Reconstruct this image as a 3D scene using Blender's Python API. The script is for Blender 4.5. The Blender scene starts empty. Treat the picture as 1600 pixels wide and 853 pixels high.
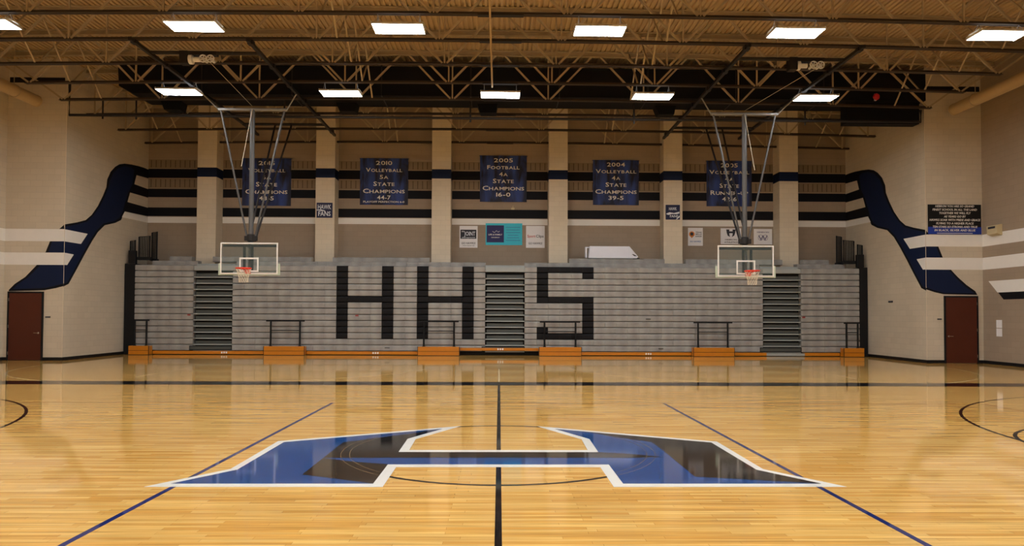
import bpy, bmesh, math, random
from mathutils import Vector, Matrix
random.seed(7)
S = bpy.context.scene
COL = S.collection
PI = math.pi

# ------------------------------------------------------------------ camera
YAW, PIT, ROL, FOC, PY = .0176, .0255, .0042, 1121.2, 463.6
F = Vector((math.sin(YAW)*math.cos(PIT), math.cos(YAW)*math.cos(PIT), math.sin(PIT)))
R = Vector((math.cos(YAW), -math.sin(YAW), 0)); U = R.cross(F)
R2 = R*math.cos(ROL) + U*math.sin(ROL); U2 = -R*math.sin(ROL) + U*math.cos(ROL)
cd = bpy.data.cameras.new('camera'); cam = bpy.data.objects.new('camera', cd); COL.objects.link(cam)
M4 = Matrix((R2, U2, -F)).transposed().to_4x4(); M4.translation = Vector((0, -8.5785, 1.5966))
cam.matrix_world = M4
cd.sensor_width = 36; cd.lens = FOC*36/1600; cd.shift_y = (PY-426.5)/1600
cd.clip_end = 200
S.camera = cam
# ------------------------------------------------------------------ light and exposure
LAMP = 61.0          # emission of the light fixtures' lenses
UP_FILL = 5.0            # added glow on top of the fixtures, brightens the ceiling
wd = bpy.data.worlds.new('world'); S.world = wd; wd.use_nodes = True
wd.node_tree.nodes['Background'].inputs[0].default_value = (.9, .95, 1, 1)
wd.node_tree.nodes['Background'].inputs[1].default_value = 0.0
S.view_settings.view_transform = 'Standard'; S.view_settings.look = 'None'
S.view_settings.gamma = 1; S.view_settings.use_curve_mapping = False
S.view_settings.exposure = 0.0
S.cycles.max_bounces = 8; S.cycles.diffuse_bounces = 5; S.cycles.glossy_bounces = 4
S.cycles.transparent_max_bounces = 12
S.cycles.sample_clamp_indirect = 4.0
S.cycles.use_denoising = True

# ------------------------------------------------------------------ key dimensions (metres)
YD = 15.9            # walls with the doors
YB = 21.6            # back wall
XI = 14.72           # side walls beside the bleachers
XO = 16.7            # outer side walls
YF = -20.0           # wall behind the camera
ZB, ZT = 8.76, 10.4  # truss bottom chord underside, top chord top
JY = [6.7, 8.41, 10.06, 11.84, 13.5, 15.22, 16.99, 19.1, 21.2]
def camber(x): return -.17*(x/16)**2

# ------------------------------------------------------------------ materials
def lin(c):
    return tuple(((v/255)/12.92 if v/255 <= .04045 else ((v/255+.055)/1.055)**2.4) for v in c) + (1,)
def nmat(name):
    m = bpy.data.materials.new(name); m.use_nodes = True
    nt = m.node_tree; b = nt.nodes['Principled BSDF']
    return m, nt, b
def mat(name, rgb, rough=.6, metal=0, var=.06, scale=6, spec=.5, bump=0):
    m, nt, b = nmat(name)
    c = lin(rgb)
    n = nt.nodes.new('ShaderNodeTexNoise'); n.inputs['Scale'].default_value = scale; n.inputs['Detail'].default_value = 4
    tc = nt.nodes.new('ShaderNodeTexCoord'); nt.links.new(tc.outputs['Object'], n.inputs['Vector'])
    r = nt.nodes.new('ShaderNodeMix'); r.data_type = 'RGBA'
    r.inputs[6].default_value = tuple(max(0, v*(1-var)) for v in c[:3]) + (1,)
    r.inputs[7].default_value = tuple(min(1, v*(1+var)) for v in c[:3]) + (1,)
    nt.links.new(n.outputs['Fac'], r.inputs[0]); nt.links.new(r.outputs[2], b.inputs['Base Color'])
    b.inputs['Roughness'].default_value = rough; b.inputs['Metallic'].default_value = metal
    b.inputs['Specular IOR Level'].default_value = spec
    if bump:
        bp = nt.nodes.new('ShaderNodeBump'); bp.inputs['Strength'].default_value = bump; bp.inputs['Distance'].default_value = .01
        nt.links.new(n.outputs['Fac'], bp.inputs['Height']); nt.links.new(bp.outputs[0], b.inputs['Normal'])
    return m
def block_mat(name, rgb, mort=.88, bw=.406, bh=.203):
    m, nt, b = nmat(name)
    tc = nt.nodes.new('ShaderNodeTexCoord'); sp = nt.nodes.new('ShaderNodeSeparateXYZ')
    nt.links.new(tc.outputs['Object'], sp.inputs[0])
    ad = nt.nodes.new('ShaderNodeMath'); ad.operation = 'ADD'
    nt.links.new(sp.outputs[0], ad.inputs[0]); nt.links.new(sp.outputs[1], ad.inputs[1])
    cb = nt.nodes.new('ShaderNodeCombineXYZ'); nt.links.new(ad.outputs[0], cb.inputs[0]); nt.links.new(sp.outputs[2], cb.inputs[1])
    br = nt.nodes.new('ShaderNodeTexBrick'); nt.links.new(cb.outputs[0], br.inputs['Vector'])
    c = lin(rgb)
    br.inputs['Color1'].default_value = tuple(v*.97 for v in c[:3])+(1,)
    br.inputs['Color2'].default_value = tuple(v*1.03 for v in c[:3])+(1,)
    br.inputs['Mortar'].default_value = tuple(v*mort for v in c[:3])+(1,)
    br.inputs['Scale'].default_value = 1; br.inputs['Mortar Size'].default_value = .006
    br.inputs['Brick Width'].default_value = bw; br.inputs['Row Height'].default_value = bh
    n = nt.nodes.new('ShaderNodeTexNoise'); n.inputs['Scale'].default_value = .7; n.inputs['Detail'].default_value = 5
    nt.links.new(tc.outputs['Object'], n.inputs['Vector'])
    rp = nt.nodes.new('ShaderNodeMapRange'); rp.inputs['To Min'].default_value = .9; rp.inputs['To Max'].default_value = 1.08
    nt.links.new(n.outputs['Fac'], rp.inputs['Value'])
    mx = nt.nodes.new('ShaderNodeVectorMath'); mx.operation = 'SCALE'
    nt.links.new(br.outputs['Color'], mx.inputs[0]); nt.links.new(rp.outputs[0], mx.inputs['Scale'])
    nt.links.new(mx.outputs[0], b.inputs['Base Color'])
    bp = nt.nodes.new('ShaderNodeBump'); bp.inputs['Strength'].default_value = .25; bp.inputs['Distance'].default_value = .006
    bp.invert = True
    nt.links.new(br.outputs['Fac'], bp.inputs['Height']); nt.links.new(bp.outputs[0], b.inputs['Normal'])
    b.inputs['Roughness'].default_value = .62
    b.inputs['Specular IOR Level'].default_value = .3
    return m
def bench_mat():
    m, nt, b = nmat('grey_bench')
    tc = nt.nodes.new('ShaderNodeTexCoord'); sp = nt.nodes.new('ShaderNodeSeparateXYZ'); nt.links.new(tc.outputs['Object'], sp.inputs[0])
    m1 = nt.nodes.new('ShaderNodeMath'); m1.operation = 'MULTIPLY'; m1.inputs[1].default_value = 2*PI/.4555; nt.links.new(sp.outputs[0], m1.inputs[0])
    m2 = nt.nodes.new('ShaderNodeMath'); m2.operation = 'SINE'; nt.links.new(m1.outputs[0], m2.inputs[0])  # soft highlight on each seat module, put into the colour
    n = nt.nodes.new('ShaderNodeTexNoise'); n.inputs['Scale'].default_value = 2.5; n.inputs['Detail'].default_value = 4; nt.links.new(tc.outputs['Object'], n.inputs['Vector'])
    m3 = nt.nodes.new('ShaderNodeMath'); m3.operation = 'MULTIPLY_ADD'; m3.inputs[1].default_value = .10; nt.links.new(m2.outputs[0], m3.inputs[0]); nt.links.new(n.outputs['Fac'], m3.inputs[2])
    cr = nt.nodes.new('ShaderNodeValToRGB'); cr.color_ramp.elements[0].position = .25; cr.color_ramp.elements[0].color = lin((139, 135, 130))
    cr.color_ramp.elements[1].position = .8; cr.color_ramp.elements[1].color = lin((166, 162, 156))
    nt.links.new(m3.outputs[0], cr.inputs[0]); nt.links.new(cr.outputs[0], b.inputs['Base Color'])
    b.inputs['Roughness'].default_value = .48; b.inputs['Specular IOR Level'].default_value = .35
    return m
def wood_floor():
    m, nt, b = nmat('maple_floor')
    tc = nt.nodes.new('ShaderNodeTexCoord')
    br = nt.nodes.new('ShaderNodeTexBrick'); nt.links.new(tc.outputs['Object'], br.inputs['Vector'])
    br.offset = .37; br.offset_frequency = 2; br.squash = .7; br.squash_frequency = 3
    br.inputs['Color1'].default_value = lin((230, 186, 108)); br.inputs['Color2'].default_value = lin((210, 156, 76))
    br.inputs['Mortar'].default_value = lin((150, 105, 50))
    br.inputs['Scale'].default_value = 1; br.inputs['Mortar Size'].default_value = .0012; br.inputs['Mortar Smooth'].default_value = .3
    br.inputs['Brick Width'].default_value = 1.05; br.inputs['Row Height'].default_value = .057
    mp = nt.nodes.new('ShaderNodeMapping'); mp.inputs['Scale'].default_value = (.9, 22, 1)
    nt.links.new(tc.outputs['Object'], mp.inputs[0])
    n = nt.nodes.new('ShaderNodeTexNoise'); n.inputs['Scale'].default_value = 1.0; n.inputs['Detail'].default_value = 6; n.inputs['Roughness'].default_value = .6
    nt.links.new(mp.outputs[0], n.inputs['Vector'])
    rp = nt.nodes.new('ShaderNodeMapRange'); rp.inputs['From Min'].default_value = .3; rp.inputs['From Max'].default_value = .7
    rp.inputs['To Min'].default_value = .68; rp.inputs['To Max'].default_value = 1.2
    nt.links.new(n.outputs['Fac'], rp.inputs['Value'])
    mx = nt.nodes.new('ShaderNodeVectorMath'); mx.operation = 'SCALE'
    nt.links.new(br.outputs['Color'], mx.inputs[0]); nt.links.new(rp.outputs[0], mx.inputs['Scale'])
    nt.links.new(mx.outputs[0], b.inputs['Base Color'])
    b.inputs['Roughness'].default_value = .06; b.inputs['Specular IOR Level'].default_value = .8
    n2 = nt.nodes.new('ShaderNodeTexNoise'); n2.inputs['Scale'].default_value = 1.6; n2.inputs['Detail'].default_value = 2
    mp2 = nt.nodes.new('ShaderNodeMapping'); mp2.inputs['Scale'].default_value = (1, 4, 1)
    nt.links.new(tc.outputs['Object'], mp2.inputs[0]); nt.links.new(mp2.outputs[0], n2.inputs['Vector'])
    bp = nt.nodes.new('ShaderNodeBump'); bp.inputs['Strength'].default_value = .001; bp.inputs['Distance'].default_value = .01
    nt.links.new(n2.outputs['Fac'], bp.inputs['Height']); nt.links.new(bp.outputs[0], b.inputs['Normal'])
    return m
def emit_mat(name, rgb, s):
    m, nt, b = nmat(name)
    b.inputs['Base Color'].default_value = (.8, .8, .8, 1)
    b.inputs['Emission Color'].default_value = rgb + (1,); b.inputs['Emission Strength'].default_value = s
    return m
def glass_mat():
    m, nt, b = nmat('backboard_glass')
    b.inputs['Base Color'].default_value = (.35, .45, .4, 1)
    b.inputs['Roughness'].default_value = .03
    b.inputs['Alpha'].default_value = .07
    return m
MT = dict(
    floor=wood_floor(),
    cream=block_mat('cream_block', (203, 190, 168)),
    taupe=block_mat('taupe_block', (158, 140, 120)),
    pilaster=block_mat('pilaster_block', (214, 200, 176)),
    chord=mat('shaded_chord_steel', (60, 49, 38), .5, var=.1, scale=3, spec=.3),  # truss tan darkened, shade of the undersides put into the colour
    upfill=emit_mat('uplight_fill', (.95, .97, 1.0), UP_FILL),
    redtag=mat('red_tag', (140, 44, 40), .6),
    bead=mat('corner_bead', (216, 202, 178), .5),
    slot=mat('slotted_panel', (134, 116, 92), .8),
    slotdark=mat('slot_dark', (92, 75, 56), .9),
    deck=mat('tan_deck', (188, 163, 124), .55, var=.05, scale=.6),
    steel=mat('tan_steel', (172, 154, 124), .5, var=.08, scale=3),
    darksteel=mat('dark_steel', (34, 30, 29), .5, var=.1, spec=.3),
    black=mat('black_paint', (14, 13, 15), .6, var=.1, spec=.3),
    stripe=mat('black_stripe', (13, 12, 18), .65, var=.08, spec=.2),
    navy=mat('navy_paint', (4, 22, 56), .6, var=.08, spec=.25),
    white=mat('white_paint', (234, 229, 220), .55, var=.03),
    blackgloss=mat('floor_black', (24, 21, 21), .06, var=.08),
    bluegloss=mat('floor_blue', (16, 66, 126), .06, var=.05),
    navygloss=mat('floor_navy', (24, 40, 100), .06, var=.05),
    whitegloss=mat('floor_white', (222, 221, 213), .06, var=.03),
    redgloss=mat('floor_red', (120, 58, 30), .06, var=.05),
    goldgloss=mat('floor_gold', (130, 104, 70), .06, var=.05),
    palegloss=mat('floor_pale', (236, 214, 168), .06, var=.03),
    bench=bench_mat(),
    benchblack=mat('black_bench', (17, 15, 17), .6, var=.1, spec=.2),
    riser=mat('green_grey_riser', (70, 73, 69), .5, var=.05),
    nosing=mat('pale_nosing', (158, 161, 157), .45, var=.05),
    orange=mat('orange_wood', (198, 120, 20), .28, var=.12, scale=5),
    door=mat('brown_door', (80, 34, 17), .5, var=.1, scale=2, spec=.3),
    chrome=mat('chrome', (210, 210, 210), .25, metal=1),
    duct=mat('black_duct', (14, 14, 18), .7, var=.1, spec=.2),
    tube=mat('tan_duct', (186, 160, 118), .5),
    lampwhite=mat('lamp_white', (230, 232, 236), .5),
    lamp=emit_mat('lamp_lens', (.93, .97, 1.0), LAMP),
    grey=mat('grey_steel', (140, 140, 140), .35, metal=.3),
    mast=mat('mast_grey', (84, 82, 80), .45, metal=.2),
    pad=mat('pale_pad', (188, 198, 176), .5),
    glass=glass_mat(),
    rim=mat('orange_rim', (226, 46, 20), .4),
    net=mat('net_white', (226, 214, 188), .8),
    banner=None,
    signnavy=mat('sign_navy', (18, 24, 66), .6),
    paper=mat('poster_white', (236, 232, 231), .6, var=.02),
    turq=mat('poster_turquoise', (56, 190, 212), .6, var=.05),
    boardblue=mat('board_blue', (20, 52, 150), .6, var=.2, scale=3),
    posternavy=mat('poster_navy', (34, 32, 92), .6, var=.2, scale=3),
    cream_text=mat('cream_lettering', (236, 230, 220), .6),
    white_text=mat('white_lettering', (226, 230, 236), .6),
    ink=mat('ink', (34, 34, 44), .6),
    redink=mat('red_ink', (196, 48, 44), .6),
    orangeink=mat('orange_ink', (222, 136, 50), .6),
    blueink=mat('blue_ink', (60, 110, 170), .6),
    purple=mat('grey_purple_ink', (120, 112, 136), .6),
    tarp=mat('white_tarp', (234, 234, 242), .5, var=.03),
    red=mat('red_fitting', (190, 30, 40), .4),
    beige=mat('beige_fitting', (196, 180, 140), .5),
)
def banner_mat():
    m, nt, b = nmat('banner_fabric')
    tc = nt.nodes.new('ShaderNodeTexCoord')
    mp = nt.nodes.new('ShaderNodeMapping'); mp.inputs['Rotation'].default_value = (0, .6, 0); mp.inputs['Scale'].default_value = (3.2, 1, .8)
    nt.links.new(tc.outputs['Object'], mp.inputs[0])
    n = nt.nodes.new('ShaderNodeTexNoise'); n.inputs['Scale'].default_value = .9; n.inputs['Detail'].default_value = 5; n.inputs['Distortion'].default_value = .6
    nt.links.new(mp.outputs[0], n.inputs['Vector'])
    cr = nt.nodes.new('ShaderNodeValToRGB')
    cr.color_ramp.elements[0].position = .42; cr.color_ramp.elements[0].color = lin((14, 18, 44))
    cr.color_ramp.elements[1].position = .74; cr.color_ramp.elements[1].color = lin((48, 78, 160))
    nt.links.new(n.outputs['Fac'], cr.inputs[0]); nt.links.new(cr.outputs[0], b.inputs['Base Color'])
    b.inputs['Roughness'].default_value = .6
    return m
MT['banner'] = banner_mat()

# ------------------------------------------------------------------ mesh helpers
class MB:
    def __init__(self): self.v = []; self.f = []; self.mi = []
    def add(self, vs, fs, mi=0):
        o = len(self.v); self.v += [tuple(v) for v in vs]
        for f in fs: self.f.append(tuple(i+o for i in f)); self.mi.append(mi)
        return self
    def box(self, x0, x1, y0, y1, z0, z1, mi=0):
        if x0 > x1: x0, x1 = x1, x0
        if y0 > y1: y0, y1 = y1, y0
        if z0 > z1: z0, z1 = z1, z0
        v = [(x0,y0,z0),(x1,y0,z0),(x1,y1,z0),(x0,y1,z0),(x0,y0,z1),(x1,y0,z1),(x1,y1,z1),(x0,y1,z1)]
        return self.add(v, [(3,2,1,0),(4,5,6,7),(0,1,5,4),(1,2,6,5),(2,3,7,6),(3,0,4,7)], mi)
    def bar(self, a, b, w, h=None, up=(0,0,1), mi=0):
        """rectangular bar from a to b"""
        h = h or w; a = Vector(a); b = Vector(b); d = (b-a).normalized(); up = Vector(up)
        if abs(d.dot(up)) > .98: up = Vector((0,1,0))
        s = d.cross(up).normalized(); t = s.cross(d)
        vs = [p + s*i*w/2 + t*j*h/2 for p in (a, b) for i, j in ((-1,-1),(1,-1),(1,1),(-1,1))]
        return self.add(vs, [(3,2,1,0),(4,5,6,7),(0,1,5,4),(1,2,6,5),(2,3,7,6),(3,0,4,7)], mi)
    def tube(self, pts, r, n=8, mi=0, closed=False, caps=True):
        pts = [Vector(p) for p in pts]; N = len(pts); rings = []
        for i, p in enumerate(pts):
            if closed: d = pts[(i+1) % N]-pts[i-1]
            else: d = pts[min(i+1, N-1)]-pts[max(i-1, 0)]
            d.normalize(); up = Vector((0,0,1)) if abs(d.z) < .95 else Vector((0,1,0))
            s = d.cross(up).normalized(); t = s.cross(d)
            rings.append([p + s*r*math.cos(2*PI*k/n) + t*r*math.sin(2*PI*k/n) for k in range(n)])
        vs = [v for q in rings for v in q]; fs = []
        for i in range(N if closed else N-1):
            j = (i+1) % N
            for k in range(n):
                l = (k+1) % n; fs.append((i*n+k, i*n+l, j*n+l, j*n+k))
        if caps and not closed: fs += [tuple(range(n))[::-1], tuple((N-1)*n+k for k in range(n))]
        return self.add(vs, fs, mi)
    def prism(self, poly, ext, mi=0):
        """poly: 3-D points of a flat outline, ext: extrusion vector; triangulated caps"""
        from mathutils.geometry import tessellate_polygon
        P = [Vector(p) for p in poly]; e = Vector(ext); n = len(P)
        tris = tessellate_polygon([P])
        nor = sum(((P[i]).cross(P[(i+1) % n]) for i in range(n)), Vector())
        fl = nor.dot(e) > 0
        vs = P + [p+e for p in P]; fs = []
        for t in tris:
            a, b, c = t
            tn = (P[b]-P[a]).cross(P[c]-P[a])
            if tn.dot(e) < 0: a, b, c = a, c, b
            fs.append((a+n, b+n, c+n)); fs.append((c, b, a))
        for i in range(n):
            j = (i+1) % n
            fs.append((i, j, j+n, i+n) if fl else (j, i, i+n, j+n))
        return self.add(vs, fs, mi)
    def lathe(self, c, prof, axis='z', n=16, mi=0):
        vs = []; fs = []; c = Vector(c)
        for r, h in prof:
            for k in range(n):
                a = 2*PI*k/n; u, w = r*math.cos(a), r*math.sin(a)
                vs.append(c + Vector({'z': (u, w, h), 'y': (u, h, w), 'x': (h, u, w)}[axis]))
        for i in range(len(prof)-1):
            for k in range(n):
                l = (k+1) % n; fs.append((i*n+k, i*n+l, (i+1)*n+l, (i+1)*n+k))
        fs += [tuple(range(n))[::-1], tuple((len(prof)-1)*n+k for k in range(n))]
        return self.add(vs, fs, mi)
ORG = {}
def build(name, mb, m, parent=None, smooth=False, bevel=0, origin=None, segs=2):
    o0 = Vector(origin) if origin is not None else (ORG[parent.name] if parent else Vector())
    me = bpy.data.meshes.new(name)
    me.from_pydata([Vector(v)-o0 for v in mb.v], [], mb.f)
    for x in (m if isinstance(m, (list, tuple)) else [m]): me.materials.append(MT[x])
    for p, i in zip(me.polygons, mb.mi): p.material_index = i; p.use_smooth = smooth
    bm = bmesh.new(); bm.from_mesh(me); bmesh.ops.recalc_face_normals(bm, faces=bm.faces)
    if bevel:
        es = [e for e in bm.edges if len(e.link_faces) == 2 and e.calc_face_angle(0) > .5]
        bmesh.ops.bevel(bm, geom=es, offset=bevel, segments=segs, affect='EDGES', profile=.6)
    bm.to_mesh(me); bm.free()
    if smooth: me.set_sharp_from_angle(angle=.7)
    o = bpy.data.objects.new(name, me); COL.objects.link(o)
    if parent: o.parent = parent
    else: o.location = o0
    ORG[o.name] = o0
    return o
def thing(name, label, cat, loc, group=None):
    o = bpy.data.objects.new(name, None); o.empty_display_size = .2; COL.objects.link(o); o.location = loc
    ORG[o.name] = Vector(loc); o['label'] = label; o['category'] = cat
    if group: o['group'] = group
    return o
def tag(o, label, cat, group=None):
    o['label'] = label; o['category'] = cat
    if group: o['group'] = group
    return o
def struct(name, mb, m, parent=None, **k):
    o = build(name, mb, m, parent, **k)
    if not parent: o['kind'] = 'structure'
    return o
def text_verts(s, size):
    cu = bpy.data.curves.new('t', 'FONT'); cu.body = s; cu.size = size; cu.resolution_u = 2; cu.offset = size*.012
    ob = bpy.data.objects.new('t', cu); me = bpy.data.meshes.new_from_object(ob)
    v = [tuple(p.co) for p in me.vertices]; f = [tuple(p.vertices) for p in me.polygons]
    bpy.data.objects.remove(ob); bpy.data.curves.remove(cu); bpy.data.meshes.remove(me)
    return v, f
def lettering(mb, s, xc, y, zbase, cap, width=None, caps=False, stretch=1.25, mi=0, dx=1, shear=0):
    """flat raised letters standing on a surface facing -y; cap: capital height; caps: small capitals"""
    runs = []
    if caps:
        first = True
        for ch in s:
            if ch == ' ': runs.append((' ', 1)); first = True; continue
            big = first or ch.isdigit() or not ch.isalpha()
            runs.append((ch.upper(), 1 if big else .78)); first = False
    else: runs = [(s, 1)]
    x = 0; vs = []; fs = []
    for t, k in runs:
        if t == ' ': x += cap*.55; continue
        v, f = text_verts(t, cap/.7*k)
        x0 = min(p[0] for p in v); x1 = max(p[0] for p in v); o = len(vs)
        vs += [((p[0]-x0)*stretch+x, p[1]) for p in v]; fs += [tuple(i+o for i in q) for q in f]
        x += (x1-x0)*stretch + cap*.13
    w = max(p[0] for p in vs); k = (width/w) if width else 1
    out = [(xc + ((p[0]-w/2)*k + p[1]*shear)*dx, y, zbase+p[1]) for p in vs]
    n = len(out); out2 = out + [(p[0], p[1]-.006, p[2]) for p in out]
    mb.add(out2, fs + [tuple(i+n for i in f)[::-1] for f in fs], mi)
    return mb

# ================================================================== THE ROOM
fl = struct('floor', MB().box(-XO-.3, XO+.3, YF-.3, YB+.3, -.2, 0), 'floor')
def mark(name, polys, m, z, parent=fl):
    mb = MB()
    for p in polys: mb.prism([(x, y, 0) for x, y in p], (0, 0, z))
    return build(name, mb, m, parent)
def ring_polys(c, r, w, a0, a1, n=96):
    out = []
    for i in range(n):
        t0 = a0+(a1-a0)*i/n; t1 = a0+(a1-a0)*(i+1)/n
        out.append([(c[0]+(r-w)*math.cos(t0), c[1]+(r-w)*math.sin(t0)), (c[0]+r*math.cos(t0), c[1]+r*math.sin(t0)),
                    (c[0]+r*math.cos(t1), c[1]+r*math.sin(t1)), (c[0]+(r-w)*math.cos(t1), c[1]+(r-w)*math.sin(t1))])
    return out
def ring(name, c, r, w, a0, a1, m, z, n=96):
    mb = MB(); vs = []; fs = []
    for i in range(n+1):
        t = a0+(a1-a0)*i/n
        for rr in (r-w, r):
            for zz in (.0002, z): vs.append((c[0]+rr*math.cos(t), c[1]+rr*math.sin(t), zz))
    for i in range(n):
        a = i*4; b = a+4
        fs += [(a+1, a+3, b+3, b+1), (a, b, b+2, a+2), (a, a+1, b+1, b), (a+2, b+2, b+3, a+3)]
    mb.add(vs, fs)
    return build(name, mb, m, fl)
def rect(x0, x1, y0, y1): return [(x0, y0), (x1, y0), (x1, y1), (x0, y1)]
mark('sideline_band', [rect(-XO, XO, 7.74, 8.58)], 'blackgloss', .0012)
mark('sideline_band', [rect(-14.4, 14.4, -8.46, -7.62)], 'blackgloss', .0012)
mark('volleyball_sideline', [rect(-9, 9, 4.46, 4.5)], 'redgloss', .0008)
mark('centre_line', [rect(-.026, .026, -7.62, -1.0), rect(-.026, .026, -.05, 7.74)], 'blackgloss', .0016)
for s in (-1, 1):
    mark('attack_line', [rect(s*3-.026, s*3+.026, -4.5, 4.46)], 'navygloss', .0012)
    mark('volleyball_end_line', [rect(s*8.9-.02, s*8.9+.02, -4.5, 4.5)], 'redgloss', .0009)
    ring('three_point_line', (s*12.8, 0), 6.1, .05, PI/2 if s > 0 else -PI/2, 3*PI/2 if s > 0 else PI/2, 'blackgloss', .0018)
    ring('free_throw_circle', (s*8.45, 0), 1.83, .05, 0, 2*PI, 'blackgloss', .0021)
    ring('practice_three_point_line', (s*8, 13.9), 6.02, .05, PI, 2*PI, 'palegloss', .0007, 128)
    mark('practice_lane_line', [rect(s*9.15-.02, s*9.15+.02, 9.7, 14)], 'palegloss', .0006)
mark('pale_mid_line', [rect(-.02, .02, 8.58, 17)], 'palegloss', .0006)  # thin pale strip along the middle of the far floor
ring('centre_circle', (0, 0), 1.83, .05, 0, 2*PI, 'blackgloss', .0014, 128)
LW = [(-3.262,-1.866),(-2.758,-1.10),(-2.769,.527),(-.553,1.767),(-1.065,.692),(-1.054,-.053),(1.054,-.053),(1.065,.692),(.553,1.767),(2.769,.527),(2.758,-1.10),(3.262,-1.866),(1.073,-1.872),(1.071,-1.005),(-1.071,-1.005),(-1.073,-1.872)]
LF = [(-3.075,-1.748),(-2.676,-1.137),(-2.676,.454),(-.788,1.516),(-1.17,.704),(-1.162,-.19),(1.162,-.19),(1.17,.704),(.788,1.516),(2.676,.454),(2.676,-1.137),(3.075,-1.748),(1.182,-1.748),(1.178,-.877),(-1.178,-.877),(-1.182,-1.748)]
LBA = [(-1.953,-1.37),(-1.94,.437),(-1.194,1.093),(-.85,1.45),(-1.17,.704),(-1.162,-.19),(1.162,-.19),(1.517,-.288),(1.867,-.473),(1.473,-.529),(-.566,-.522),(-1.947,-.541),(-1.666,-.697),(-1.178,-.877),(-1.182,-1.748)]
LBB = [(1.272,1.235),(2.676,.454),(2.676,-1.137),(3.075,-1.748),(1.944,-1.464),(1.942,-.051),(1.926,.484),(1.526,.861)]
lg = mark('centre_logo', [LW], 'whitegloss', .0024)
ORG[lg.name] = Vector()
mark('logo_blue', [LF], 'bluegloss', .0032, lg)
mark('logo_black', [LBA, LBB], 'blackgloss', .0040, lg)
def in_poly(p, P):
    c = False; n = len(P)
    for i in range(n):
        (x1, y1), (x2, y2) = P[i], P[(i+1) % n]
        if (y1 > p[1]) != (y2 > p[1]) and p[0] < (x2-x1)*(p[1]-y1)/(y2-y1)+x1: c = not c
    return c
mb = MB()
for r in (1.83, 1.735):
    for q in ring_polys((0, 0), r, .007, 0, 2*PI, 240):
        if all(in_poly(p, LF) for p in q): mb.prism([(x, y, 0) for x, y in q], (0, 0, .0047))
build('logo_circle_outline', mb, 'goldgloss', lg)

# ---- walls
wb = struct('wall_back', MB().box(-XI-.2, XI+.2, YB, YB+.3, 0, 10.9), 'taupe')
wl = struct('wall_left', MB().box(-XO-.3, -XO, YF, YD+.3, 0, 10.9), 'cream')
wr = struct('wall_right', MB().box(XO, XO+.3, YF, YD+.3, 0, 10.9), 'taupe')
wli = struct('wall_left_inner', MB().box(-XI-.3, -XI, YD+.3, YB, 0, 10.9), 'cream')
wri = struct('wall_right_inner', MB().box(XI, XI+.3, YD+.3, YB, 0, 10.9), 'cream')
wld = struct('wall_left_door', MB().box(-XO, -XI, YD, YD+.3, 0, 10.9), 'cream')
wrd = struct('wall_right_door', MB().box(XI, XO, YD, YD+.3, 0, 10.9), 'cream')
struct('wall_front', MB().box(-XO-.3, XO+.3, YF-.3, YF, 0, 10.9), 'cream')
for i, (x, y) in enumerate(((-XI, YD), (XI, YD))):
    struct('trim_%d' % (i+1), MB().prism([(x-.012, y-.006, 2.6), (x+.012, y-.006, 2.6), (x+.006, y+.012, 2.6), (x-.006, y+.012, 2.6)], (0, 0, 7.6)).prism([(x-.012, y-.006, .11), (x+.012, y-.006, .11), (x+.006, y+.012, .11), (x-.006, y+.012, .11)], (0, 0, 2.35)), 'bead')
# pilasters on the back wall
PX = [-12.0, -7.17, -2.41, 2.41, 7.17, 12.0]
YP = 20.9
for x in PX:
    p = struct('column', MB().box(x-.39, x+.39, YP, YB-.002, 0, 10.6), 'pilaster')
    build('painted_band', MB().box(x-.392, x+.392, YP-.004, YB-.01, 7.205, 7.59), 'navy', p)
# painted stripes and slotted panels of the back wall, bay by bay
edges = [-XI] + [e for x in PX for e in (x-.39, x+.39)] + [XI]
for k in range(0, len(edges), 2):
    x0, x1 = edges[k]+.002, edges[k+1]-.002
    for z0, z1, m, n in ((7.28, 7.659, 'stripe', 'black_stripe'), (6.468, 6.82, 'stripe', 'black_stripe'), (5.671, 6.036, 'stripe', 'black_stripe'), (5.39, 5.644, 'white', 'white_stripe')):
        build(n, MB().box(x0, x1, YB-.005, YB-.0005, z0, z1), m, wb)
    for z0, z1 in ((6.86, 7.25), (7.69, 8.05)):
        sl = build('slotted_panel', MB().box(x0, x1, YB-.004, YB-.0005, z0, z1), 'slot', wb)
        mb = MB(); x = x0+.1
        while x < x1-.05:
            mb.box(x, x+.035, YB-.006, YB-.004, z0+.03, z1-.03); x += .2
        build('slots', mb, 'slotdark', sl)
# murals on the side walls
def on_x(wall, name, pts, sgn, m, d):
    return build(name, MB().prism([(sgn*(XI-.0005), y, z) for y, z in pts], (-sgn*d, 0, 0)), m, wall)
def on_y(wall, name, pts, m, d):
    return build(name, MB().prism([(x, YD-.0005, z) for x, z in pts], (0, -d, 0)), m, wall)
ML = [(15.9,4.60),(16.606,4.762),(17.121,4.908),(17.491,5.145),(17.867,5.514),(18.194,5.95),(18.415,6.31),(18.464,6.612),(18.691,6.95),(19.0,7.2),(19.3,7.36),(19.67,7.465),(20.194,7.542),(20.809,7.6),(21.2,7.62),(21.59,7.62),(21.59,7.25),(20.615,7.2),(20.45,6.8),(21.59,6.80),(21.59,6.44),(20.141,6.41),(19.943,6.0),(21.59,6.02),(21.59,5.66),(19.773,5.6),(19.491,5.223),(19.06,5.053),(18.347,4.878),(17.899,4.568),(17.523,4.181),(17.058,3.643),(16.66,3.158),(16.179,2.595),(15.9,2.5)]
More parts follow.
